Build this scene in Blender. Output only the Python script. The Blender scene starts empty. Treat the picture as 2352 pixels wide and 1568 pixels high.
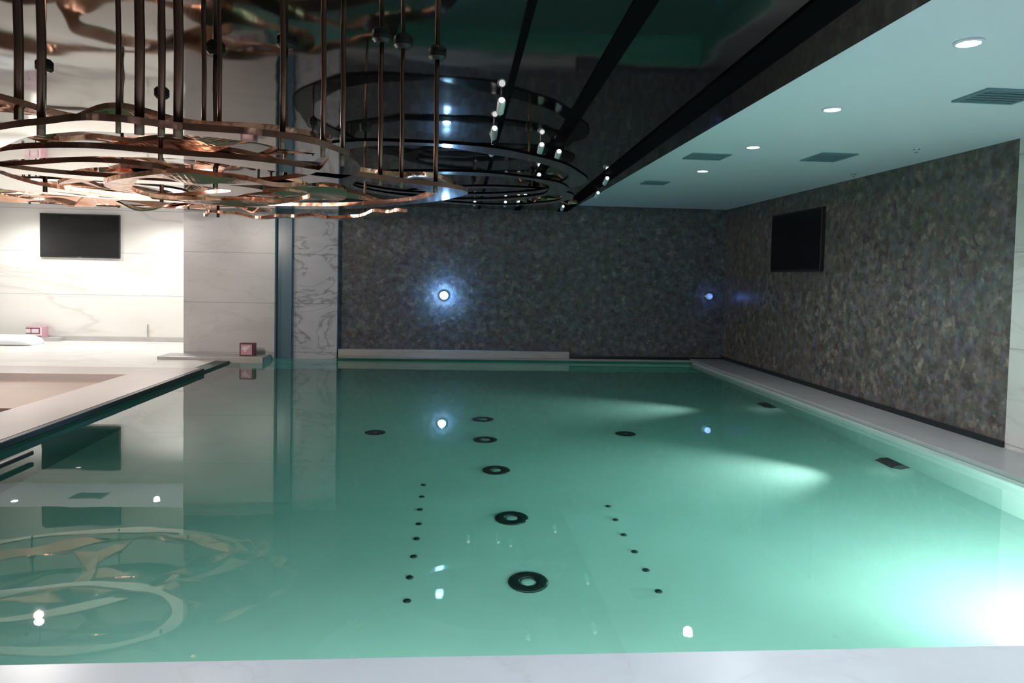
import bpy, bmesh, math, random
from mathutils import Vector, Matrix
PI = math.pi
random.seed(7)
SC = bpy.context.scene
COL = SC.collection

# ------------------------------------------------------------------ helpers
def tag(o, label=None, cat=None, group=None, kind=None):
    if label: o['label'] = label
    if cat: o['category'] = cat
    if group: o['group'] = group
    if kind: o['kind'] = kind
    return o

def thing(name, label, cat, loc=(0, 0, 0), group=None, rotz=0.0):
    o = bpy.data.objects.new(name, None)
    o.empty_display_size = 0.1
    COL.objects.link(o)
    o.location = loc
    o.rotation_euler = (0, 0, rotz)
    return tag(o, label, cat, group)

def obj(name, bm, m, parent=None, smooth=False, bevel=0.0):
    me = bpy.data.meshes.new(name)
    bmesh.ops.recalc_face_normals(bm, faces=bm.faces)
    bm.to_mesh(me)
    bm.free()
    if smooth:
        for p in me.polygons: p.use_smooth = True
    me.materials.append(m)
    o = bpy.data.objects.new(name, me)
    COL.objects.link(o)
    if parent: o.parent = parent
    if bevel:
        b = o.modifiers.new('bevel', 'BEVEL')
        b.width = bevel; b.segments = 2; b.limit_method = 'ANGLE'
    return o

def box(bm, x0, x1, y0, y1, z0, z1):
    vs = [bm.verts.new(p) for p in ((x0,y0,z0),(x1,y0,z0),(x1,y1,z0),(x0,y1,z0),
                                    (x0,y0,z1),(x1,y0,z1),(x1,y1,z1),(x0,y1,z1))]
    for f in ((0,3,2,1),(4,5,6,7),(0,1,5,4),(1,2,6,5),(2,3,7,6),(3,0,4,7)):
        bm.faces.new([vs[i] for i in f])
    return bm

def boxes(*bs):
    bm = bmesh.new()
    for b in bs: box(bm, *b)
    return bm

def lathe(bm, prof, n=40, cx=0, cy=0, cz=0, close=True):
    """profile [(r,z)...] turned about the vertical axis"""
    rings = []
    for r, z in prof:
        if r < 1e-6:
            rings.append([bm.verts.new((cx, cy, cz + z))])
        else:
            rings.append([bm.verts.new((cx + r*math.cos(2*PI*i/n), cy + r*math.sin(2*PI*i/n), cz + z)) for i in range(n)])
    pairs = list(zip(rings[:-1], rings[1:]))
    for a, b in pairs:
        for i in range(n):
            j = (i + 1) % n
            if len(a) == 1 and len(b) == 1: continue
            if len(a) == 1: bm.faces.new((a[0], b[j], b[i]))
            elif len(b) == 1: bm.faces.new((a[i], a[j], b[0]))
            else: bm.faces.new((a[i], a[j], b[j], b[i]))
    return bm

def tube(bm, pts, r, n=10):
    pts = [Vector(p) for p in pts]
    rings = []
    for i, p in enumerate(pts):
        t = (pts[min(i+1, len(pts)-1)] - pts[max(i-1, 0)]).normalized()
        a = t.orthogonal().normalized(); b = t.cross(a)
        rings.append([bm.verts.new(p + r*(math.cos(2*PI*k/n)*a + math.sin(2*PI*k/n)*b)) for k in range(n)])
    for a, b in zip(rings[:-1], rings[1:]):
        for k in range(n):
            bm.faces.new((a[k], a[(k+1) % n], b[(k+1) % n], b[k]))
    bm.faces.new(rings[0]); bm.faces.new(list(reversed(rings[-1])))
    return bm

def struct(name, bm, m, bevel=0.0, smooth=False):
    return tag(obj(name, bm, m, None, smooth, bevel), kind='structure')

# ------------------------------------------------------------------ materials
def mat(name):
    m = bpy.data.materials.new(name)
    m.use_nodes = True
    nt = m.node_tree
    return m, nt, nt.nodes['Principled BSDF']

def plain(name, col, rough=0.5, metal=0.0, spec=0.5, emit=None, es=0.0):
    m, nt, b = mat(name)
    b.inputs['Base Color'].default_value = (*col, 1)
    b.inputs['Roughness'].default_value = rough
    b.inputs['Metallic'].default_value = metal
    b.inputs['Specular IOR Level'].default_value = spec
    if emit:
        b.inputs['Emission Color'].default_value = (*emit, 1)
        b.inputs['Emission Strength'].default_value = es
    return m

def N(nt, t, **kw):
    n = nt.nodes.new(t)
    for k, v in kw.items(): setattr(n, k, v)
    return n

def ramp(nt, stops, interp='LINEAR'):
    r = N(nt, 'ShaderNodeValToRGB')
    r.color_ramp.interpolation = interp
    el = r.color_ramp.elements
    while len(el) < len(stops): el.new(0.5)
    for e, (p, c) in zip(el, stops):
        e.position = p; e.color = (*c, 1)
    return r

def mathn(nt, op, a, b=None):
    n = N(nt, 'ShaderNodeMath', operation=op)
    for i, v in enumerate((a, b)):
        if v is None: continue
        if isinstance(v, (int, float)): n.inputs[i].default_value = v
        else: nt.links.new(v, n.inputs[i])
    return n.outputs[0]

def marble(name, base, vein, vein_amt=0.5, scale=1.0, rough=0.25, joint_z=None, joint_x=None, joint_y=None, rot=(0.3, 0.5, 0.6)):
    m, nt, b = mat(name)
    L = nt.links.new
    tc = N(nt, 'ShaderNodeTexCoord')
    mp = N(nt, 'ShaderNodeMapping'); mp.inputs['Rotation'].default_value = rot
    mp.inputs['Scale'].default_value = (scale, scale, scale*2.2)
    L(tc.outputs['Object'], mp.inputs['Vector'])
    n1 = N(nt, 'ShaderNodeTexNoise'); n1.inputs['Scale'].default_value = 1.6; n1.inputs['Detail'].default_value = 7
    L(mp.outputs[0], n1.inputs['Vector'])
    # veins: thin crest lines of a distorted noise
    n2 = N(nt, 'ShaderNodeTexNoise'); n2.inputs['Scale'].default_value = 0.9; n2.inputs['Detail'].default_value = 5
    n2.inputs['Distortion'].default_value = 1.2
    L(mp.outputs[0], n2.inputs['Vector'])
    d = mathn(nt, 'ABSOLUTE', mathn(nt, 'SUBTRACT', n2.outputs['Fac'], 0.5))
    vr = ramp(nt, [(0.0, (1, 1, 1)), (0.012, (0.35, 0.35, 0.35)), (0.035, (0, 0, 0))])
    L(d, vr.inputs[0])
    cr = ramp(nt, [(0.3, tuple(c*0.88 for c in base)), (0.65, base)])
    L(n1.outputs['Fac'], cr.inputs[0])
    mx = N(nt, 'ShaderNodeMixRGB'); mx.inputs['Color2'].default_value = (*vein, 1)
    L(mathn(nt, 'MULTIPLY', vr.outputs[0], vein_amt), mx.inputs['Fac'])
    L(cr.outputs[0], mx.inputs['Color1'])
    out = mx.outputs[0]
    sep = N(nt, 'ShaderNodeSeparateXYZ'); L(tc.outputs['Object'], sep.inputs[0])
    for ax, j in ((2, joint_z), (0, joint_x), (1, joint_y)):
        if not j: continue
        per, off = j
        fr = mathn(nt, 'FRACT', mathn(nt, 'DIVIDE', mathn(nt, 'SUBTRACT', sep.outputs[ax], off - 50*per), per))
        hit = mathn(nt, 'LESS_THAN', fr, 0.009/per)
        mj = N(nt, 'ShaderNodeMixRGB'); mj.inputs['Color2'].default_value = (*[c*0.45 for c in base], 1)
        L(mathn(nt, 'MULTIPLY', hit, 0.8), mj.inputs['Fac']); L(out, mj.inputs['Color1'])
        out = mj.outputs[0]
    L(out, b.inputs['Base Color'])
    b.inputs['Roughness'].default_value = rough
    return m

def granite(name, tint=(1, 1, 1)):
    """dark polished stone, mottled brown / green / grey with pale flecks"""
    m, nt, b = mat(name)
    L = nt.links.new
    tc = N(nt, 'ShaderNodeTexCoord')
    v1 = N(nt, 'ShaderNodeTexVoronoi'); v1.inputs['Scale'].default_value = 17
    nd = N(nt, 'ShaderNodeTexNoise'); nd.inputs['Scale'].default_value = 6; nd.inputs['Detail'].default_value = 4
    L(tc.outputs['Object'], nd.inputs['Vector'])
    wv = N(nt, 'ShaderNodeMixRGB'); wv.inputs['Fac'].default_value = 0.2
    L(tc.outputs['Object'], wv.inputs['Color1']); L(nd.outputs['Color'], wv.inputs['Color2'])
    L(wv.outputs[0], v1.inputs['Vector'])
    hue = ramp(nt, [(0.0, (0.096, 0.080, 0.096)), (0.25, (0.146, 0.128, 0.130)), (0.45, (0.10, 0.114, 0.108)),
                    (0.62, (0.142, 0.126, 0.172)), (0.8, (0.114, 0.132, 0.158)), (1.0, (0.21, 0.195, 0.19))])
    sp = N(nt, 'ShaderNodeSeparateColor'); L(v1.outputs['Color'], sp.inputs[0])
    L(sp.outputs[0], hue.inputs[0])
    n2 = N(nt, 'ShaderNodeTexNoise'); n2.inputs['Scale'].default_value = 9; n2.inputs['Detail'].default_value = 8
    n2.inputs['Roughness'].default_value = 0.7
    L(tc.outputs['Object'], n2.inputs['Vector'])
    r2 = ramp(nt, [(0.3, (0.38, 0.38, 0.38)), (0.55, (1, 1, 1)), (0.75, (1.9, 1.8, 1.75))])
    L(n2.outputs['Fac'], r2.inputs[0])
    mul = N(nt, 'ShaderNodeMixRGB', blend_type='MULTIPLY'); mul.inputs['Fac'].default_value = 1
    L(hue.outputs[0], mul.inputs['Color1']); L(r2.outputs[0], mul.inputs['Color2'])
    # pale crystals
    v3 = N(nt, 'ShaderNodeTexVoronoi'); v3.inputs['Scale'].default_value = 7
    L(wv.outputs[0], v3.inputs['Vector'])
    r3 = ramp(nt, [(0.0, (1, 1, 1)), (0.16, (0, 0, 0))])
    L(v3.outputs['Distance'], r3.inputs[0])
    s3 = N(nt, 'ShaderNodeSeparateColor'); L(v3.outputs['Color'], s3.inputs[0])
    keep = mathn(nt, 'GREATER_THAN', s3.outputs[1], 0.62)
    mx = N(nt, 'ShaderNodeMixRGB'); mx.inputs['Color2'].default_value = (0.42, 0.41, 0.39, 1)
    L(mathn(nt, 'MULTIPLY', mathn(nt, 'MULTIPLY', r3.outputs[0], keep), 0.55), mx.inputs['Fac'])
    L(mul.outputs[0], mx.inputs['Color1'])
    tn = N(nt, 'ShaderNodeMixRGB', blend_type='MULTIPLY'); tn.inputs['Fac'].default_value = 1; tn.inputs['Color2'].default_value = (*tint, 1)
    L(mx.outputs[0], tn.inputs['Color1']); L(tn.outputs[0], b.inputs['Base Color'])
    b.inputs['Roughness'].default_value = 0.36
    b.inputs['Specular IOR Level'].default_value = 0.4
    return m

def mirror_ceiling():
    m, nt, b = mat('dark_mirror_panel')
    L = nt.links.new
    b.inputs['Base Color'].default_value = (0.006, 0.006, 0.007, 1)
    b.inputs['IOR'].default_value = 2.5
    b.inputs['Specular Tint'].default_value = (1.0, 0.93, 0.85, 1)
    b.inputs['Roughness'].default_value = 0.05
    tc = N(nt, 'ShaderNodeTexCoord')
    n = N(nt, 'ShaderNodeTexNoise'); n.inputs['Scale'].default_value = 2.2; n.inputs['Detail'].default_value = 1
    L(tc.outputs['Object'], n.inputs['Vector'])
    bp = N(nt, 'ShaderNodeBump'); bp.inputs['Strength'].default_value = 0.16; bp.inputs['Distance'].default_value = 0.02
    L(n.outputs['Fac'], bp.inputs['Height']); L(bp.outputs[0], b.inputs['Normal'])
    return m

def water_mat():
    m = bpy.data.materials.new('pool_water'); m.use_nodes = True
    nt = m.node_tree; L = nt.links.new
    for n in list(nt.nodes): nt.nodes.remove(n)
    out = N(nt, 'ShaderNodeOutputMaterial')
    fr = N(nt, 'ShaderNodeFresnel'); fr.inputs['IOR'].default_value = 1.333
    rf = N(nt, 'ShaderNodeBsdfRefraction'); rf.inputs['IOR'].default_value = 1.333
    rf.inputs['Roughness'].default_value = 0.0; rf.inputs['Color'].default_value = (0.97, 1.0, 0.98, 1)
    gl = N(nt, 'ShaderNodeBsdfGlossy'); gl.inputs['Roughness'].default_value = 0.012
    gl.inputs['Color'].default_value = (1, 1, 1, 1)
    tc = N(nt, 'ShaderNodeTexCoord')
    n = N(nt, 'ShaderNodeTexNoise'); n.inputs['Scale'].default_value = 1.8; n.inputs['Detail'].default_value = 2
    L(tc.outputs['Object'], n.inputs['Vector'])
    bp = N(nt, 'ShaderNodeBump'); bp.inputs['Strength'].default_value = 0.04; bp.inputs['Distance'].default_value = 0.02
    L(n.outputs['Fac'], bp.inputs['Height'])
    for s in (gl,): L(bp.outputs[0], s.inputs['Normal'])
    mx = N(nt, 'ShaderNodeMixShader')
    L(fr.outputs[0], mx.inputs[0]); L(rf.outputs[0], mx.inputs[1]); L(gl.outputs[0], mx.inputs[2])
    L(mx.outputs[0], out.inputs['Surface'])
    va = N(nt, 'ShaderNodeVolumeAbsorption')
    va.inputs['Color'].default_value = (.38, .75, .70, 1); va.inputs['Density'].default_value = .50
    L(va.outputs[0], out.inputs['Volume'])
    return m

def tile(name, base, rough=0.4, grout=0.8, size=0.3):
    m, nt, b = mat(name)
    L = nt.links.new
    tc = N(nt, 'ShaderNodeTexCoord')
    n = N(nt, 'ShaderNodeTexNoise'); n.inputs['Scale'].default_value = 1.3; n.inputs['Detail'].default_value = 6
    L(tc.outputs['Object'], n.inputs['Vector'])
    r = ramp(nt, [(0.3, tuple(c*0.9 for c in base)), (0.7, base)])
    L(n.outputs['Fac'], r.inputs[0])
    L(r.outputs[0], b.inputs['Base Color'])
    b.inputs['Roughness'].default_value = rough
    return m

def hammered(name, col, rough=0.16, scale=14, bump=.35):
    m, nt, b = mat(name)
    L = nt.links.new
    b.inputs['Base Color'].default_value = (*col, 1)
    b.inputs['Metallic'].default_value = 1
    b.inputs['Roughness'].default_value = rough
    tc = N(nt, 'ShaderNodeTexCoord')
    n = N(nt, 'ShaderNodeTexNoise'); n.inputs['Scale'].default_value = scale; n.inputs['Detail'].default_value = 1
    L(tc.outputs['Object'], n.inputs['Vector'])
    bp = N(nt, 'ShaderNodeBump'); bp.inputs['Strength'].default_value = bump; bp.inputs['Distance'].default_value = 0.02
    L(n.outputs['Fac'], bp.inputs['Height']); L(bp.outputs[0], b.inputs['Normal'])
    return m

M = dict(
    granite=granite('grey_granite'), granite_warm_lit=granite('warm_lit_granite', (1.08, 1.0, .82)),  # one stone; the tint puts the right wall's warmer light into its colour
    marble_wall=marble('white_marble_wall', (0.80, 0.78, 0.74), (0.42, 0.39, 0.36), 0.35, 0.4, 0.3, joint_z=(0.794, 0.10)),
    marble_pillar=marble('beige_marble_pillar', (0.66, 0.63, 0.65), (0.42, 0.39, 0.39), 0.25, 0.7, 0.3, joint_z=(0.794, 0.10)),
    marble_vein=marble('veined_marble_panel', (0.60, 0.59, 0.66), (0.14, 0.14, 0.18), 0.7, 1.6, 0.2, joint_z=(0.794, 0.10), rot=(0.9, 0.35, 0.2)),
    marble_right=marble('cream_marble_wall', (0.70, 0.68, 0.64), (0.4, 0.37, 0.33), 0.3, 0.7, 0.3, joint_z=(0.794, 0.10)),
    marble_deck=marble('white_marble_deck', (0.78, 0.80, 0.84), (0.62, 0.62, 0.64), 0.35, 0.9, 0.3),
    marble_pink=marble('pale_pink_marble_coping', (0.55, 0.49, 0.485), (0.5, 0.45, 0.43), 0.3, 0.9, 0.3),
    marble_grey=marble('grey_marble_coping', (0.38, 0.365, 0.37), (0.28, 0.27, 0.28), 0.3, 1.0, 0.35),
    marble_ledge=marble('grey_stone_ledge', (0.50, 0.49, 0.48), (0.3, 0.3, 0.3), 0.3, 1.0, 0.35),
    blue_shade=plain('blue_grey_shade', (0.11, 0.19, 0.25), 0.25),
    tan=tile('tan_tile', (0.47, 0.385, 0.34), 0.5),
    pool=tile('pale_green_pool_tile', (0.46, 0.50, 0.48), 0.5),
    band=tile('dark_pool_tile_and_shade', (0.20, 0.28, 0.25), 0.5),
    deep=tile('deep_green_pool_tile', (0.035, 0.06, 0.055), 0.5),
    black_stone=plain('black_stone', (0.012, 0.016, 0.016), 0.3),
    black=plain('matte_black', (0.008, 0.008, 0.009), 0.5),
    slot=plain('black_slot', (0.0015, 0.0015, 0.002), 0.8, spec=0.03),
    mirror=mirror_ceiling(),
    white=plain('white_paint', (0.78, 0.79, 0.88), 0.6),
    water=water_mat(),
    copper=hammered('hammered_copper', (0.86, 0.48, 0.32)),
    champagne=plain('polished_champagne_steel', (0.93, 0.85, 0.77), 0.04, 1.0),
    steel=hammered('dark_steel', (0.62, 0.66, 0.68), 0.09, 5, .05),
    dark_side=hammered('dark_reflection_edge', (0.22, 0.115, 0.08), 0.3),  # reflection of a dark room put into the colour of ribbon sides and tops
    rod=plain('bronze_rod', (0.20, 0.12, 0.09), 0.35, 1.0),
    silver=plain('satin_silver', (0.86, 0.88, 0.90), 0.38, 0.5),
    chrome=plain('chrome', (0.85, 0.86, 0.88), 0.12, 1.0),
    tv_frame=plain('tv_frame', (0.012, 0.012, 0.013), 0.4),
    tv_screen=plain('tv_glass', (0.008, 0.009, 0.010), 0.06, spec=0.6),
    tv_matte=plain('tv_matte_glass', (0.003, 0.003, 0.004), 0.3, spec=0.25),
    vent=plain('vent_slat', (0.16, 0.27, 0.31), 0.5),
    vent_dark=plain('vent_recess', (0.03, 0.05, 0.06), 0.6),
    lens=plain('downlight_lens', (0.9, 0.9, 0.9), 0.4, emit=(0.93, 0.98, 1.0), es=40),
    lens_glint=plain('spot_lens_glint', (0.9, 0.9, 0.9), 0.4, emit=(0.93, 0.98, 1.0), es=.8),  # faint glow stands in for glints on the silver heads
    lens_warm=plain('chandelier_lamp_lens', (0.9, 0.9, 0.88), 0.4, emit=(1.0, .92, .82), es=12),
    lens_blue=plain('wall_lamp_lens', (0.9, 0.95, 1.0), 0.4, emit=(0.45, 0.80, 1.0), es=25),
    lens_dim=plain('dim_wall_lamp_lens', (0.5, 0.6, 0.8), 0.4, emit=(0.10, 0.20, 0.55), es=.25),
    lens_pool=plain('pool_lamp_lens', (0.9, 0.95, 0.9), 0.4, emit=(0.85, 1.0, 0.93), es=1.5),
    pink=plain('pink_sign_face', (0.62, 0.34, 0.40), 0.4),
    maroon=plain('maroon_sign_case', (0.10, 0.035, 0.05), 0.4),
    pale_pink=plain('pale_pink_mark', (0.85, 0.68, 0.74), 0.4),
    cushion=plain('white_vinyl', (0.86, 0.88, 0.90), 0.45),
)

# ------------------------------------------------------------------ dimensions (metres, water level z = 0)
XR, XC = 4.568, 3.983            # right wall, right pool edge
XL = -3.44                       # left pool edge
YN, YF = 2.47, 12.0              # near pool edge, far wall
DK = 0.07                        # deck height
FL = -1.2                        # pool floor
ZM, ZW, ZA = 2.52, 2.62, 2.66    # mirror ceiling, right ceiling, alcove ceiling
XM = 1.836                       # right edge of mirror ceiling
YT = 14.0                        # alcove (television) wall
XB, YB = -8.6, -2.6              # room bounds behind and left
XP0, XP1, XP2 = -4.308, -2.9, -1.945
YP = 11.715

# ------------------------------------------------------------------ setting
struct('wall_far', boxes((XP2, XR + .1, YF, YF + .12, FL - .1, 2.8)), M['granite'])
struct('wall_right', boxes((XR, XR + .12, 5.59, YF, FL - .1, 2.8)), M['granite_warm_lit'])
struct('wall_right_near', boxes((XR - .004, XR + .12, YB, 5.59, FL - .1, 2.8)), M['marble_right'])
struct('wall_back', boxes((XB, XR, YB - .12, YB, -.2, 2.8)), M['marble_right'])
struct('wall_left', boxes((XB - .12, XB, YB, YT + .1, -.4, 2.8)), M['marble_wall'])
struct('wall_alcove', boxes((XB, XP0 + .3, YT, YT + .12, -.3, 2.8)), M['marble_wall'])
struct('wall_pillar', boxes((XP0, XP1, YP, YT, -1.3, 2.8)), M['marble_pillar'])
struct('wall_pillar_return', boxes((XP1, XP2, YP + .17, YF + .12, -1.3, 2.8)), M['marble_vein'])
struct('pillar_shade', boxes((XP1, XP1 + .24, YP + .10, YP + .17, 0.0, 2.52)), M['blue_shade'])  # bluish shade beside the pillar, put in as a coloured strip
# ceilings
struct('ceiling', boxes((XB, XP0, YB, 12.1, ZM, ZM + .14), (XP0, XP1, YB, YP, ZM, ZM + .14),
                        (XP1, XP2, YB, YP + .17, ZM, ZM + .14), (XP2, XM, YB, YF, ZM, ZM + .14)), M['mirror'])
struct('ceiling_right', boxes((XM, XR, YB, YF, ZW, ZW + .1)), M['white'])
struct('ceiling_alcove', boxes((XB, XP0, 12.1, YT, ZA, ZA + .1)), M['white'])
# black slots between the mirror panels
def slot(name, x0, x1, w):
    bm = bmesh.new()
    y0, y1 = YB + .05, YF - .02
    v = []
    for z in (ZM - .012, ZM - .001):
        v.append([bm.verts.new(p) for p in ((x0 - w/2, y0, z), (x0 + w/2, y0, z), (x1 + w/2, y1, z), (x1 - w/2, y1, z))])
    bm.faces.new(v[0]); bm.faces.new(v[1])
    for i in range(4):
        bm.faces.new((v[0][i], v[0][(i+1) % 4], v[1][(i+1) % 4], v[1][i]))
    struct(name, bm, M['slot'])
slot('trim_2', .25, .34, .035)
slot('trim_3', .59, .98, .09)
slot('trim_4', 1.32, 1.73, .17)

# pool shell
struct('pool_floor', boxes((XL - .1, XR, YN - .1, YF, FL - .1, FL)), M['pool'])
struct('pool_wall_right', boxes((XC, XC + .25, YN, YF, -.80, DK - .04)), M['pool'])
struct('pool_band_right', boxes((XC + .07, XC + .25, YN, YF, FL, -.80)), M['band'])  # shade of the unlit recess put into a darker green
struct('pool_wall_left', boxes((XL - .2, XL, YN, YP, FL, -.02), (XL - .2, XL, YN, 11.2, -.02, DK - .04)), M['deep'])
struct('pool_wall_far', boxes((XP2, XC, YF - .06, YF - .002, FL, .02)), M['band'])
struct('pool_wall_near', boxes((XL, XC, YN - .15, YN, FL, DK - .04)), M['pool'])
w = obj('pool_water', boxes(), M['water'])
bm = bmesh.new()
outline = ((XL - .004, YN - .004), (XC + .004, YN - .004), (XC + .004, YF - .055), (XP2 + .003, YF - .055), (XP2 + .003, YP + .174), (XP1 - .004, YP + .174), (XP1 - .004, YP + .004), (XL - .004, YP + .004))
tp = [bm.verts.new((x, y, 0)) for x, y in outline]; bt = [bm.verts.new((x, y, FL - .004)) for x, y in outline]
bm.faces.new(tp); bm.faces.new(list(reversed(bt)))
for i in range(len(outline)):
    j = (i + 1) % len(outline)
    bm.faces.new((tp[i], bt[i], bt[j], tp[j]))
bmesh.ops.recalc_face_normals(bm, faces=bm.faces)
bm.to_mesh(w.data); bm.free()
tag(w, 'clear green still water filling the indoor pool', 'water', kind='stuff')

# decks and copings
struct('floor', boxes((XB, XR, YB, YN, -.15, DK)), M['marble_deck'], bevel=.006)
struct('coping_right', boxes((XC, XR, YN, YF, DK - .04, DK)), M['marble_grey'], bevel=.008)
struct('coping_left', boxes((-4.13, XL - .03, YN, 10.05, -.15, DK), (XB, -4.13, 9.35, 10.05, -.15, DK), ), M['marble_pink'])
struct('floor_alcove', boxes((XB, XP0, 10.05, YT, -.15, DK - .035), (XP0, XL - .2, 10.05, 11.2, -.15, DK - .035)), M['marble_wall'])
struct('floor_recess', boxes((XB, -4.13, 7.5, 9.35, -.2, -.02), (XB, -4.13, YN, 7.5, -.3, -.10)), M['tan'])
struct('trim_5', boxes((XL - .03, XL + .03, YN, 10.02, .014, .068)), M['black_stone'], bevel=.006)
struct('baseboard_right', boxes((XR - .03, XR, 5.59, YF - .03, DK, DK + .05)), M['black_stone'])
struct('baseboard_far', boxes((XP2 + .02, 1.9, YF - .1, YF, 0.03, .16)), M['marble_ledge'], bevel=.006)
struct('baseboard_far_right', boxes((1.9, XR, YF - .06, YF, 0.0, .09)), M['black_stone'], bevel=.006)
struct('coping_far', boxes((-1.9, XC, 11.80, YF - .1, DK - .05, DK - .015)), M['marble_grey'], bevel=.008)
struct('baseboard_alcove', boxes((XB, XP0, YT - .03, YT, DK - .035, DK + .05)), M['marble_ledge'])
struct('trim_6', boxes((-4.52, -2.95, 11.22, YP, -.02, .085)), M['marble_ledge'], bevel=.008)

# dark grab bar beside the left coping
t = thing('grab_bar', 'short dark bar just above the water beside the left coping', 'bar', (-3.08, 2.6, .04))
obj('rail', boxes((-.02, .02, 0, 2.85, -.013, .02)), M['black_stone'], t, bevel=.008)
for y in (.1, 1.4):
    obj('bracket', boxes((-.36, 0, y - .02, y + .02, -.012, .005)), M['black_stone'], t)

# ------------------------------------------------------------------ chandeliers
def catmull(pts, closed, sub):
    P = [Vector(p) for p in pts]; n = len(P); out = []
    rng = range(n if closed else n - 1)
    g = (lambda i: P[i % n]) if closed else (lambda i: P[max(0, min(n - 1, i))])
    for i in rng:
        p0, p1, p2, p3 = g(i-1), g(i), g(i+1), g(i+2)
        for k in range(sub):
            t = k/sub
            out.append(.5*((2*p1) + (p2-p0)*t + (2*p0-5*p1+4*p2-p3)*t*t + (-p0+3*p1-3*p2+p3)*t*t*t))
    if not closed: out.append(P[-1])
    return out

def ribbon(pts, closed, width, th, amp, wav, ph, sub=14, tilt=.5, both=False):
    """a wavy hand-beaten metal strip following a flat loop"""
    C = catmull(pts, closed, sub); n = len(C)
    bm = bmesh.new(); rings = []
    for i, p in enumerate(C):
        a = C[(i-1) % n] if closed else C[max(0, i-1)]
        b = C[(i+1) % n] if closed else C[min(n-1, i+1)]
        t = (b - a); t.z = 0; t.normalize()
        nrm = Vector((t.y, -t.x, 0))
        u = 2*PI*i/n
        dz = amp*math.sin(wav*u + ph) + .5*amp*math.sin((2*wav + 1)*u + 2*ph)
        w = width*(1 + .30*math.sin((wav + 2)*u + ph*1.7) + .12*math.sin(9*u + ph))
        if not closed:
            e = min(i, n - 1 - i)/(n*.12)
            w *= min(1, .25 + e)
        ang = tilt*math.sin((wav + 1)*u + 1.3*ph)
        r = nrm*math.cos(ang) + Vector((0, 0, 1))*math.sin(ang)
        up = r.cross(t)
        c = p + Vector((0, 0, dz))
        rings.append([bm.verts.new(c + r*sx*w/2 + up*sz*th/2) for sx, sz in ((-1, -1), (1, -1), (1, 1), (-1, 1))])
    m = len(rings[0])
    for i in range(n if closed else n - 1):
        a, b = rings[i], rings[(i+1) % n]
        for k in range(m):
            f = bm.faces.new((a[k], a[(k+1) % m], b[(k+1) % m], b[k]))
            f.material_index = 0 if k == 0 or (k == 2 and both) else 1
    if not closed:
        bm.faces.new(rings[0]); bm.faces.new(list(reversed(rings[-1])))
    return bm, C

def ell(cx, cy, a, b, z, n=12, k=.1, ph=0.0, rot=0.0):
    out = []
    for i in range(n):
        u = 2*PI*i/n
        s = 1 + k*math.sin(2*u + ph) + .6*k*math.sin(3*u + 2*ph)
        x, y = a*s*math.cos(u), b*s*math.sin(u)
        out.append((cx + x*math.cos(rot) - y*math.sin(rot), cy + x*math.sin(rot) + y*math.cos(rot), z))
    return out

def chandelier(label, rings, rods, canopy_r=.045):
    cx = sum(p[0] for r in rings for p in r['pts'])/sum(len(r['pts']) for r in rings)
    cy = sum(p[1] for r in rings for p in r['pts'])/sum(len(r['pts']) for r in rings)
    base = Vector((cx, cy, ZM))
    t = thing('chandelier', label, 'chandelier', base, 'ribbon chandeliers under the dark ceiling')
    C = []
    for i, r in enumerate(rings):
        pts = [Vector(p) - base for p in r['pts']]
        bm, c = ribbon(pts, r.get('closed', True), r['w'], r.get('th', .022), r.get('amp', 0), r.get('wav', 3), 1.1*i + .4, tilt=r.get('tilt', .0), both=r['m'] == 'steel')
        ro = obj('ribbon', bm, M[r['m']], t)
        ro.data.materials.append(M[{'steel': 'slot', 'copper': 'copper'}.get(r['m'], 'dark_side')])
        C += c
    for x, y, rad in rods:
        q = min(C, key=lambda p: (p.x + base.x - x)**2 + (p.y + base.y - y)**2)
        wob = [(q.x, q.y, q.z - .03), (q.x + .002, q.y, q.z*.6), (q.x - .002, q.y, q.z*.3), (q.x, q.y, -.001)]
        ro = obj('rod', tube(bmesh.new(), wob, rad), M['rod'], t, smooth=True)
        obj('canopy', lathe(bmesh.new(), [(0, -.035), (canopy_r*.7, -.035), (canopy_r, -.02), (canopy_r, -.0005), (0, -.0005)], 24, q.x, q.y, 0), M['black'], ro)
    return t

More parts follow.
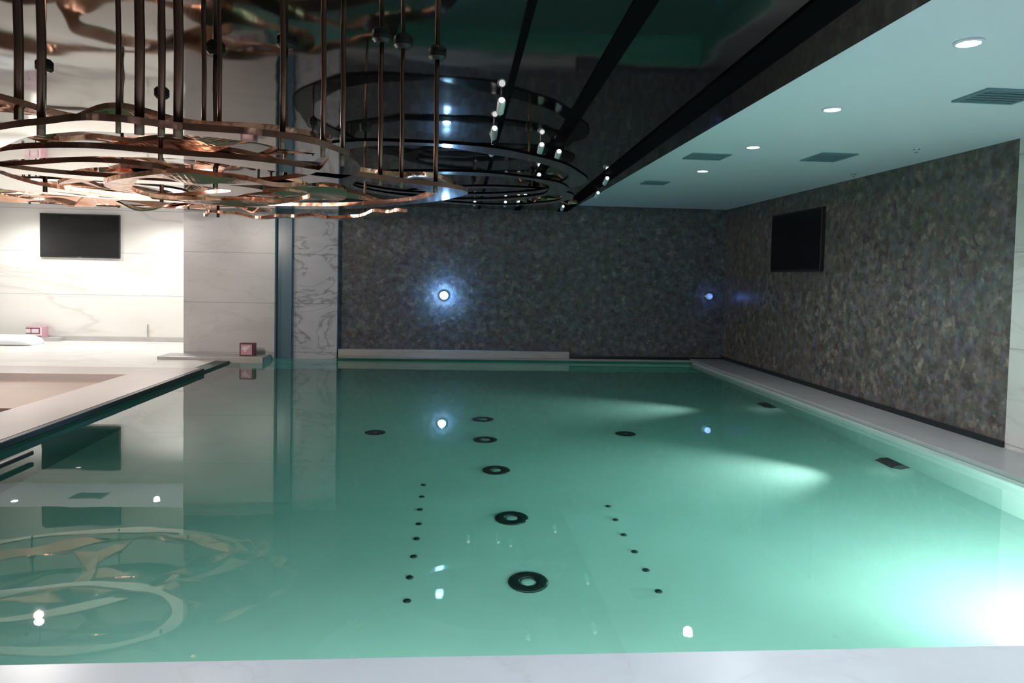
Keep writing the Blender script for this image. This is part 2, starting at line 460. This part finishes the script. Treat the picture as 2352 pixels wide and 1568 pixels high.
z = 1.85
def P(lst, z): return [(x, y, z) for x, y in lst]
near = [
    dict(pts=P([(-1.9, 2.9), (-1.55, 2.58), (-1.29, 2.41), (-1.09, 2.345), (-.88, 2.39), (-.66, 2.47), (-.546, 2.61), (-.453, 2.8), (-.55, 3.25), (-.85, 3.62), (-1.4, 3.8), (-1.95, 3.6), (-2.1, 3.2)], 1.85), w=0.132, m='champagne'),
    dict(pts=P([(-2.25, 3.5), (-1.86, 3.09), (-1.5, 2.89), (-1.256, 2.88), (-.96, 2.97), (-.67, 3.21), (-.416, 3.43), (-.12, 3.7), (-.06, 4.0), (-.35, 4.5), (-.9, 4.95), (-1.7, 4.9), (-2.3, 4.3)], 1.85), w=0.155, m='champagne'),
    dict(pts=P([(-2.35, 3.8), (-2.0, 3.54), (-1.62, 3.29), (-1.46, 3.35), (-1.39, 3.82), (-1.21, 4.03), (-1.26, 4.25), (-1.7, 4.68), (-2.24, 4.83), (-2.55, 4.35)], 1.86), w=0.171, m='champagne'),
    dict(pts=P([(-1.56, 3.58), (-1.2, 3.52), (-.965, 3.62), (-.78, 3.74), (-.70, 3.945), (-.815, 4.27), (-1.1, 4.54), (-1.52, 4.70), (-1.85, 4.2)], 1.84), w=0.171, m='copper', tilt=.2),
    dict(pts=P([(-1.99, 5.83), (-1.89, 5.85), (-1.58, 5.95), (-1.24, 5.96), (-.86, 5.75), (-.557, 5.41), (-.367, 5.0)], 1.85), closed=False, w=0.116, m='copper', amp=.012),
    dict(pts=ell(-1.75, 3.05, .75, .42, 1.95, ph=1.0), w=0.139, m='copper', amp=.02, tilt=.2),
    dict(pts=ell(-1.15, 3.2, .52, .38, 1.97, ph=2.0), w=0.109, m='copper', amp=.02, tilt=.2),
    dict(pts=ell(-.75, 4.3, .6, .8, 1.93, ph=.5), w=0.116, m='copper', amp=.02, tilt=.22),
    dict(pts=ell(-2.75, 4.6, 1.15, 1.25, 1.96, ph=.8, k=.06), w=.17, m='copper', amp=.03, tilt=.25),
    dict(pts=ell(-2.6, 3.9, .75, .8, 1.98, ph=2.6, k=.08), w=.15, m='copper', amp=.03, tilt=.3),
    dict(pts=ell(-1.9, 5.2, .7, .5, 1.98, ph=.2), w=0.139, m='copper', amp=.02, tilt=.2),
]
near_rods = [(-1.397, 2.348, .013), (-1.56, 2.7, .016), (-1.15, 2.9, .009), (-1.053, 2.228, .008), (-1.0, 2.9, .009), (-.973, 2.243, .015), (-.92, 2.9, .008),
             (-.923, 2.3, .011), (-.901, 2.424, .015), (-.85, 3.6, .010), (-1.208, 3.813, .013), (-.499, 2.45, .010), (-.503, 2.68, .009), (-.386, 2.9, .010),
             (-.757, 5.6, .010), (-.308, 3.4, .011), (-.262, 3.5, .010), (-.121, 3.7, .012), (-1.891, 5.845, .012), (-1.9, 4.8, .012), (-2.2, 3.3, .012), (-2.4, 4.3, .012), (-3.7, 4.6, .013), (-3.0, 3.5, .013), (-2.6, 5.7, .012)]
ch_near = chandelier('large pale copper chandelier of wavy ribbon loops hanging lowest, nearest the camera on the left', near, near_rods)

far = [
    dict(pts=ell(-4.7, 9.0, 1.85, 1.35, 2.26, ph=.3), w=.16, m='champagne'),
    dict(pts=ell(-4.3, 9.2, 1.5, .95, 2.30, ph=1.3), w=.15, m='copper', amp=.04, tilt=.4),
    dict(pts=ell(-5.3, 8.7, 1.0, .8, 2.22, ph=2.3), w=.14, m='copper', amp=.04, tilt=.4),
    dict(pts=ell(-3.5, 9.3, .95, .7, 2.24, ph=.9), w=.14, m='copper', amp=.04, tilt=.4),
    dict(pts=ell(-4.1, 7.6, 1.2, .8, 2.20, ph=1.9), w=.13, m='champagne'),
    dict(pts=ell(-2.6, 8.6, .7, .8, 2.27, ph=2.9), w=.12, m='copper', amp=.04, tilt=.4),
]
far_rods = [(-6.4, 9.0, .014), (-5.6, 9.9, .014), (-4.6, 10.2, .014), (-3.6, 9.9, .014), (-3.0, 9.2, .014), (-2.3, 8.2, .014), (-5.8, 8.1, .014), (-4.8, 8.3, .014), (-4.4, 6.9, .014), (-3.2, 7.4, .014), (-2.5, 9.2, .014)]
ch_far = chandelier('copper ribbon chandelier hanging close under the dark ceiling before the television alcove', far, far_rods)

mid = [
    dict(pts=ell(-.15, 6.5, 1.15, 1.55, 2.30, ph=.6, k=.05), w=.17, m='steel', th=.022),
    dict(pts=ell(-.05, 7.3, 1.0, 1.15, 2.29, ph=1.6, k=.05), w=.15, m='steel', th=.022),
    dict(pts=ell(.35, 8.2, .85, .95, 2.31, ph=2.2, k=.06), w=.13, m='steel', th=.02),
    dict(pts=ell(1.12, 9.15, .34, .28, 2.40, ph=.2), w=.09, m='copper', amp=.02, tilt=.6),
]
mid_rods = [(-.9, 5.6, .008), (.5, 5.4, .008), (-1.1, 7.4, .008), (.8, 7.6, .008), (.1, 8.2, .008), (.9, 8.8, .008), (-.3, 8.8, .008)]
chandelier('dark steel ribbon chandelier under the dark ceiling seams, middle of the room', mid, mid_rods, .03)

def chandelier_lamp(parent, x, y, z, power, col=(1.0, .92, .84)):
    px, py, pz = parent.location
    ro = obj('lamp', lathe(bmesh.new(), [(0, -.03), (.03, -.026), (.045, -.008), (.04, .012), (.012, .03), (0, .03)], 24, x - px, y - py, z - pz), M['lens_warm'], parent, smooth=True)
    obj('cord', tube(bmesh.new(), [(x - px, y - py, z - pz + .028), (x - px, y - py, -.001)], .005), M['rod'], ro)
    l = bpy.data.lights.new('chandelier_glow', 'POINT'); l.energy = power; l.color = col; l.shadow_soft_size = .04
    o = bpy.data.objects.new('chandelier_glow', l); COL.objects.link(o); o.location = (x, y, z - .08)
chandelier_lamp(ch_far, -4.16, 7.47, 2.2, 60)
chandelier_lamp(ch_far, -5.6, 8.6, 2.22, 40)
chandelier_lamp(ch_near, -1.5, 4.4, 1.98, 20)

# small silver spotlights along the black slots
spots = [(.25, 4.5), (.25, 5.33), (.27, 6.08), (.66, 5.9), (.84, 6.18), (.83, 7.58), (1.57, 7.68), (1.73, 8.99), (1.56, 10.8), (.23, 10.42), (.67, 10.42), (.84, 10.24)]
seam = {.25: 'narrow', .27: 'narrow', .66: 'middle', .84: 'middle', .83: 'middle', 1.57: 'wide', 1.73: 'wide', 1.56: 'wide', .23: 'narrow', .67: 'middle'}
order = ['nearest of those on the narrow ceiling seam', 'second nearest on the narrow ceiling seam', 'third nearest on the narrow ceiling seam',
         'left of the middle ceiling seam, nearest there', 'right of the middle ceiling seam, at its nearest pair', 'on the middle ceiling seam, farther than the pair',
         'brightest, on the wide ceiling seam nearest the white ceiling', 'second along the wide ceiling seam', 'at the far end of the wide ceiling seam',
         'leftmost of the three by the far wall top', 'middle of the three by the far wall top', 'rightmost of the three by the far wall top']
for (x, y), lab in zip(spots, order):
    t = thing('spotlight', 'tiny silver spotlight ' + lab, 'spotlight', (x, y, ZM), 'tiny silver spotlights under the mirror ceiling')
    obj('stem', tube(bmesh.new(), [(0, 0, -.001), (0, 0, -.05)], .006), M['chrome'], t)
    bm = lathe(bmesh.new(), [(0, -.07), (.018, -.066), (.024, -.05), (.026, .09), (.022, .10), (0, .10)], 20)
    bmesh.ops.rotate(bm, verts=bm.verts, cent=(0, 0, 0), matrix=Matrix.Rotation(PI/2 - .25, 3, 'X'))
    bmesh.ops.translate(bm, verts=bm.verts, vec=(0, 0, -.075))
    hd = obj('head', bm, M['silver'], t, smooth=True)
    bm = lathe(bmesh.new(), [(0, .1035), (.019, .1015), (.0, .1005)], 20)
    bmesh.ops.rotate(bm, verts=bm.verts, cent=(0, 0, 0), matrix=Matrix.Rotation(PI/2 - .25, 3, 'X'))
    bmesh.ops.translate(bm, verts=bm.verts, vec=(0, 0, -.075))
    obj('lens', bm, M['lens_glint'], hd)

# ------------------------------------------------------------------ lamps
def spot(name, loc, power, target, size, col=(1, 1, 1), blend=.6, rad=.05, parent=None):
    l = bpy.data.lights.new(name, 'SPOT')
    l.energy = power; l.color = col; l.spot_size = math.radians(size); l.spot_blend = blend; l.shadow_soft_size = rad
    o = bpy.data.objects.new(name, l); COL.objects.link(o)
    o.location = loc
    o.rotation_euler = (Vector(target) - Vector(loc)).to_track_quat('-Z', 'Y').to_euler()
    return o

def downlight(x, y, zc, label, group, power, r=.052, col=(.90, .97, 1.0), size=150):
    t = thing('downlight', label, 'ceiling light', (x, y, zc), group)
    obj('trim_ring', lathe(bmesh.new(), [(r, 0), (r*1.35, 0), (r*1.35, -.008), (r*1.05, -.012), (r, -.006), (r, 0)], 36), M['white'], t, smooth=True)
    obj('lens', lathe(bmesh.new(), [(0, -.009), (r*.98, -.006), (r*.98, -.001), (0, -.001)], 36), M['lens'], t)
    spot('downlight_beam', (x, y, zc - .03), power, (x, y, 0), size, col)
    return t

RG = 'downlights in the white right ceiling'
downlight(2.524, 3.456, ZW, 'round white downlight in the right ceiling, nearest and largest', RG, 40)
downlight(2.588, 4.883, ZW, 'round white downlight in the right ceiling, second from the camera', RG, 34)
downlight(2.639, 6.35, ZW, 'round white downlight in the right ceiling, third from the camera', RG, 26)
downlight(2.686, 7.823, ZW, 'round white downlight in the right ceiling, farthest of the four', RG, 22)
AG = 'downlights in the alcove ceiling'
downlight(-7.57, 12.9, ZA, 'round white downlight in the alcove ceiling, left one of two', AG, 78, col=(1.0, .985, .95))
downlight(-5.19, 12.89, ZA, 'round white downlight in the alcove ceiling, right one of two', AG, 78, col=(1.0, .985, .95))
for x in (-2.2, .2, 2.5):
    spot('deck_beam', (x, .8, 2.5), 50, (x, .8, 0), 150, (.80, .89, 1.0))

# wall lamps on the far wall
def wall_lamp(x, z, r, label, m, power, col):
    t = thing('wall_lamp', label, 'wall lamp', (x, YF, z))
    def rot(bm):
        bmesh.ops.rotate(bm, verts=bm.verts, cent=(0, 0, 0), matrix=Matrix.Rotation(PI/2, 3, 'X'))
        return bm
    obj('housing', rot(lathe(bmesh.new(), [(0, .001), (r*1.3, .001), (r*1.3, .02), (r, .035), (0, .035)], 32)), M['chrome'], t, smooth=True)
    obj('lens', rot(lathe(bmesh.new(), [(r*.95, .0355), (r*.8, .06), (r*.4, .075), (0, .08)], 32)), M[m], t, smooth=True)
    l = bpy.data.lights.new('wall_lamp_glow', 'POINT'); l.energy = power; l.color = col; l.shadow_soft_size = .05
    o = bpy.data.objects.new('wall_lamp_glow', l); COL.objects.link(o); o.location = (x, YF - .16, z)
wall_lamp(-.213, 1.07, .07, 'glowing blue-white round lamp on the dark stone far wall', 'lens_blue', 6, (.22, .52, 1.0))
wall_lamp(4.30, 1.14, .06, 'faint blue round lamp on the far wall near the right corner', 'lens_dim', .25, (.15, .3, 1.0))

# underwater lamps in the dark band of the right pool wall
LAMPS = [((XC + .07, 6.2, -.98), 0, 260, 84, (-2.6, 0, .3), .13, 'middle lamp along the right pool wall'),
         ((XC + .07, 8.85, -.98), 0, 330, 62, (-2.6, 0, .3), .13, 'farthest lamp, near the right far corner'),
         ((3.45, YN, -.70), -PI/2, 640, 130, (-2.6, -.2, .45), .10, 'under the near pool edge, by the white glow at the right')]
for loc, rz, power, cone, aim, dz, lab in LAMPS:
    t = thing('underwater_lamp', 'hooded underwater lamp, ' + lab, 'pool lamp', loc, 'underwater lamps in the pool walls', rz)
    bm = bmesh.new()
    prof = [(0, .10), (-.10, .10), (-.16, .02), (-.02, -.07), (0, -.07)]
    f = [[bm.verts.new((px, s*.13, pz)) for px, pz in prof] for s in (-1, 1)]
    bm.faces.new(f[0]); bm.faces.new(list(reversed(f[1])))
    for i in range(len(prof)):
        j = (i+1) % len(prof)
        bm.faces.new((f[0][i], f[0][j], f[1][j], f[1][i]))
    obj('hood', bm, M['black_stone'], t, bevel=.006)
    bm = bmesh.new()
    bm.faces.new([bm.verts.new(p) for p in ((-.125, -.10, -.012), (-.125, .10, -.012), (-.035, .10, -.073), (-.035, -.10, -.073))])
    obj('lens', bm, M['lens_pool'], t)
    rm = Matrix.Rotation(rz, 3, 'Z')
    src = Vector(loc) + rm @ Vector((-.19, 0, dz))
    spot('underwater_beam', src, power, src + rm @ Vector(aim), cone, (.96, 1.0, .97), 1.0, .05)

# added fill light under the lip of the near pool edge, out of view
t = thing('added_fill_strip', 'added unseen underwater fill light below the near white pool edge', 'light strip', (.8, YN, -.16))
obj('channel', boxes((-2.65, 2.65, -.01, .03, -.02, .02)), M['chrome'], t)
obj('diffuser', boxes((-2.63, 2.63, .03, .036, -.014, .014)), M['lens_pool'], t)
l = bpy.data.lights.new('fill_strip_light', 'AREA'); l.energy = 46; l.color = (.90, 1.0, .96); l.shape = 'RECTANGLE'; l.size = 5.2; l.size_y = .03
o = bpy.data.objects.new('fill_strip_light', l); COL.objects.link(o); o.location = (.8, YN + .05, -.18)
o.rotation_euler = Vector((0, 1, -1.2)).to_track_quat('-Z', 'Y').to_euler()

# ------------------------------------------------------------------ televisions
def tv(label, loc, rotz, w, h, screen):
    """screen faces local -Y"""
    t = thing('television', label, 'television', loc, None, rotz)
    obj('frame', boxes((-w/2, w/2, -.05, 0, -h/2, h/2)), M['tv_frame'], t, bevel=.006)
    b = .022
    obj('screen', boxes((-w/2 + b, w/2 - b, -.053, -.049, -h/2 + b*1.3, h/2 - b)), M[screen], t)
    obj('stand_badge', boxes((-.03, .03, -.0525, -.05, -h/2 + .008, -h/2 + .014)), M['chrome'], t)
    return t
tv('flat black television on the bright white alcove wall', (-7.0, YT, 1.99), 0, 1.42, .81, 'tv_screen')
tv('black television on the dark stone right wall', (XR, 9.39, 1.957), PI/2 * -1, 1.43, .81, 'tv_matte')

# ------------------------------------------------------------------ vents and sprinklers
def vent(label, x0, x1, y0, y1, zc, group):
    cx, cy = (x0+x1)/2, (y0+y1)/2
    t = thing('air_vent', label, 'air vent', (cx, cy, zc), group)
    a, b = (x1-x0)/2, (y1-y0)/2
    f = .03
    obj('frame', boxes((-a, a, -b, -b+f, -.012, 0), (-a, a, b-f, b, -.012, 0), (-a, -a+f, -b+f, b-f, -.012, 0), (a-f, a, -b+f, b-f, -.012, 0)), M['vent'], t)
    obj('duct', boxes((-a+f, a-f, -b+f, b-f, -.003, -.0005)), M['vent_dark'], t)
    n = max(4, int(2*b/.06))
    bm = bmesh.new()
    for i in range(n):
        y = -b + f + (i+.5)*(2*b-2*f)/n
        box(bm, -a+f, a-f, y-.010, y+.010, -.011, -.004)
    obj('louvre', bm, M['vent'], t)
    return t
VG = 'air vents in the white right ceiling'
vent('blue-grey louvred air vent in the right ceiling, nearest, at the photo edge', 3.22, 3.64, 4.22, 4.55, ZW, VG)
vent('blue-grey louvred air vent in the right ceiling, in front of the television', 3.37, 3.72, 6.5, 6.95, ZW, VG)
vent('blue-grey louvred air vent beside the dark ceiling edge', 2.22, 2.6, 6.75, 7.08, ZW, VG)
vent('small louvred air vent in the right ceiling, farthest', 2.30, 2.6, 8.75, 9.05, ZW, VG)
vent('grey louvred air vent in the white alcove ceiling', -6.72, -6.17, 12.95, 13.35, ZA, None)
for x, y, lab in ((4.07, 6.18, 'nearer one, close to the right wall'), (4.36, 7.71, 'farther one, above the television')):
    t = thing('ceiling_sprinkler', 'tiny ceiling sprinkler head, ' + lab, 'sprinkler', (x, y, ZW), 'sprinkler heads in the white right ceiling')
    obj('rosette', lathe(bmesh.new(), [(0, 0), (.03, 0), (.028, -.008), (0, -.010)], 20), M['chrome'], t, smooth=True)
    obj('nozzle', lathe(bmesh.new(), [(0, -.010), (.008, -.010), (.008, -.03), (.018, -.034), (0, -.036)], 16), M['chrome'], t)

# ------------------------------------------------------------------ small signs and alcove items
t = thing('sign', 'small pink box sign with square symbols low on the white alcove wall', 'sign', (-7.72, 13.86, .105), 'small pink signs')
obj('case', boxes((-.17, .17, -.06, .06, 0, .20)), M['pink'], t, bevel=.004)
obj('panel', boxes((-.165, .12, -.064, -.0605, .015, .185)), M['pale_pink'], t)
bm = bmesh.new()
for (a, b, c, d) in ((-.16, -.05, .16, .175), (-.16, -.05, .065, .08), (-.075, -.06, .065, .175), (-.05, .085, .065, .08), (.07, .085, .065, .175), (-.05, .085, .16, .175), (-.16, .115, .018, .03)):
    box(bm, a, b, -.067, -.0645, c, d)
obj('symbol', bm, M['maroon'], t)
struct('trim_7', boxes((-8.55, -7.3, 13.78, 13.98, .035, .105)), M['marble_ledge'])
t = thing('sign', 'small dark-framed pink sign standing on the pillar ledge above the water', 'sign', (-3.235, 11.45, .085), 'small pink signs')
obj('case', boxes((-.115, .115, -.05, .05, 0, .20)), M['maroon'], t, bevel=.004)
obj('panel', boxes((-.095, .075, -.054, -.0505, .02, .18)), M['pink'], t)
bm = bmesh.new()
f1 = [(-.08, .10), (-.07, .14), (-.03, .155), (.01, .15), (.03, .165), (.05, .16), (.03, .12), (.0, .10), (-.02, .07), (-.045, .06), (-.05, .09)]
a = [bm.verts.new((x, -.057, zz)) for x, zz in f1]; b = [bm.verts.new((x, -.0545, zz)) for x, zz in f1]
bm.faces.new(a); bm.faces.new(list(reversed(b)))
for i in range(len(f1)):
    j = (i+1) % len(f1); bm.faces.new((a[i], a[j], b[j], b[i]))
obj('symbol', bm, M['pale_pink'], t)

# low white rounded bolster on the alcove floor, far left
bm = bmesh.new()
prof = [(0, .0), (.25, .0), (.30, .03), (.30, .08), (.26, .13), (.18, .155), (.08, .16), (0, .16)]
rows = []
for x, s in ((-8.5, 1), (-8.0, 1), (-7.6, 1), (-7.48, .93), (-7.40, .75), (-7.35, .45), (-7.33, .12)):
    row = []
    for py, pz in prof: row.append((x, -py*(.5 + .5*s), pz*s))
    for py, pz in list(reversed(prof))[1:-1]: row.append((x, py*(.5 + .5*s), pz*s))
    rows.append([bm.verts.new(p) for p in row])
n = len(rows[0])
for a, b in zip(rows[:-1], rows[1:]):
    for k in range(n): bm.faces.new((a[k], a[(k+1) % n], b[(k+1) % n], b[k]))
bm.faces.new(rows[0]); bm.faces.new(list(reversed(rows[-1])))
o = obj('bolster', bm, M['cushion'], None, smooth=True)
o.location = (0, 13.2, DK - .035)
tag(o, 'low white rounded bolster on the alcove floor at the far left', 'bolster')
t = thing('wall_stop', 'thin dark vertical stop low on the white alcove wall', 'wall stop', (-5.8, YT, .11))
obj('plate', boxes((-.012, .012, -.012, 0, 0, .25)), M['marble_ledge'], t)
obj('bar', tube(bmesh.new(), [(0, -.018, .01), (0, -.018, .24)], .007), M['steel'], t)

# ------------------------------------------------------------------ pool floor fittings
rl = ['nearest and largest', 'second nearest', 'third nearest', 'fourth, dim and flat', 'farthest, dim and flat']
for (x, y), lab in zip(((.473, 4.36), (.44, 5.308), (.382, 6.389), (.322, 7.385), (.331, 8.283)), rl):
    t = thing('floor_ring', 'dark ring jet on the pool floor, ' + lab + ' in the centre line', 'pool jet', (x, y, FL), 'dark ring jets in the pool floor')
    obj('ring', lathe(bmesh.new(), [(.052, .001), (.052, .012), (.065, .02), (.11, .02), (.125, .010), (.125, .001), (.052, .001)], 48), M['black_stone'], t, smooth=True)
    obj('cap', lathe(bmesh.new(), [(0, .012), (.03, .010), (.05, .003), (.05, .001), (0, .001)], 32), M['pool'], t, smooth=True)
A = [(-.259, 4.169), (-.262, 4.437), (-.255, 4.709), (-.25, 4.972), (-.248, 5.217), (-.252, 5.482), (-.252, 5.745), (-.252, 6.01)]
B = [(1.256, 4.208), (1.247, 4.47), (1.236, 4.724), (1.222, 4.988), (1.22, 5.25), (1.22, 5.51)]
nth = ['nearest', 'second', 'third', 'fourth', 'fifth', 'sixth', 'seventh', 'farthest']
for row, side in ((A, 'left'), (B, 'right')):
    for i, (x, y) in enumerate(row):
        k = 'farthest' if i == len(row) - 1 else nth[i]
        o = obj('floor_nozzle', lathe(bmesh.new(), [(0, .016), (.012, .015), (.022, .006), (.024, .0005), (0, .0005)], 20), M['black_stone'], None, smooth=True)
        o.location = (x, y, FL)
        tag(o, 'tiny dark nozzle on the pool floor, %s in the row %s of the rings' % (k, side), 'pool nozzle', 'tiny nozzles in the pool floor')
for x, y, lab in ((-.839, 7.657, 'left'), (1.856, 7.624, 'right')):
    t = thing('floor_drain', 'round dark drain far out on the pool floor, %s one of two' % lab, 'drain', (x, y, FL), 'drains in the pool floor')
    obj('grate', lathe(bmesh.new(), [(0, .008), (.09, .008), (.11, .004), (.11, .0005), (0, .0005)], 32), M['black_stone'], t)
    obj('boss', lathe(bmesh.new(), [(0, .014), (.02, .012), (.024, .0085), (0, .0085)], 20), M['steel'], t)

# ------------------------------------------------------------------ world, camera, render look
wd = bpy.data.worlds.new('room_dark'); SC.world = wd; wd.use_nodes = True
wd.node_tree.nodes['Background'].inputs[0].default_value = (.02, .025, .03, 1)
wd.node_tree.nodes['Background'].inputs[1].default_value = .2

cam = bpy.data.cameras.new('camera'); co = bpy.data.objects.new('camera', cam); COL.objects.link(co)
F = Vector((0.07676391, 0.99613362, -0.04272129)); R = Vector((0.99688687, -0.07590753, 0.02132173)); U = Vector((-0.01799643, 0.04422504, 0.99885949))
mw = Matrix.Identity(4)
for i in range(3):
    mw[i][0] = R[i]; mw[i][1] = U[i]; mw[i][2] = -F[i]
mw[0][3], mw[1][3], mw[2][3] = 0, 0, 1.4
co.matrix_world = mw
cam.sensor_width = 36; cam.lens = 1649.63/2352*36
cam.shift_y = -0.03302
cam.clip_start = .05; cam.clip_end = 100
SC.camera = co

vs = SC.view_settings
SC.display_settings.display_device = 'sRGB'
vs.view_transform = 'Standard'; vs.look = 'None'; vs.exposure = 1.2; vs.gamma = 1
try: vs.use_curve_mapping = False
except Exception: pass
cy = SC.cycles
cy.use_denoising = True
cy.max_bounces = 10; cy.glossy_bounces = 6; cy.transmission_bounces = 6; cy.diffuse_bounces = 3
cy.sample_clamp_indirect = 4.0; cy.blur_glossy = 0.5
cy.caustics_reflective = True; cy.caustics_refractive = True
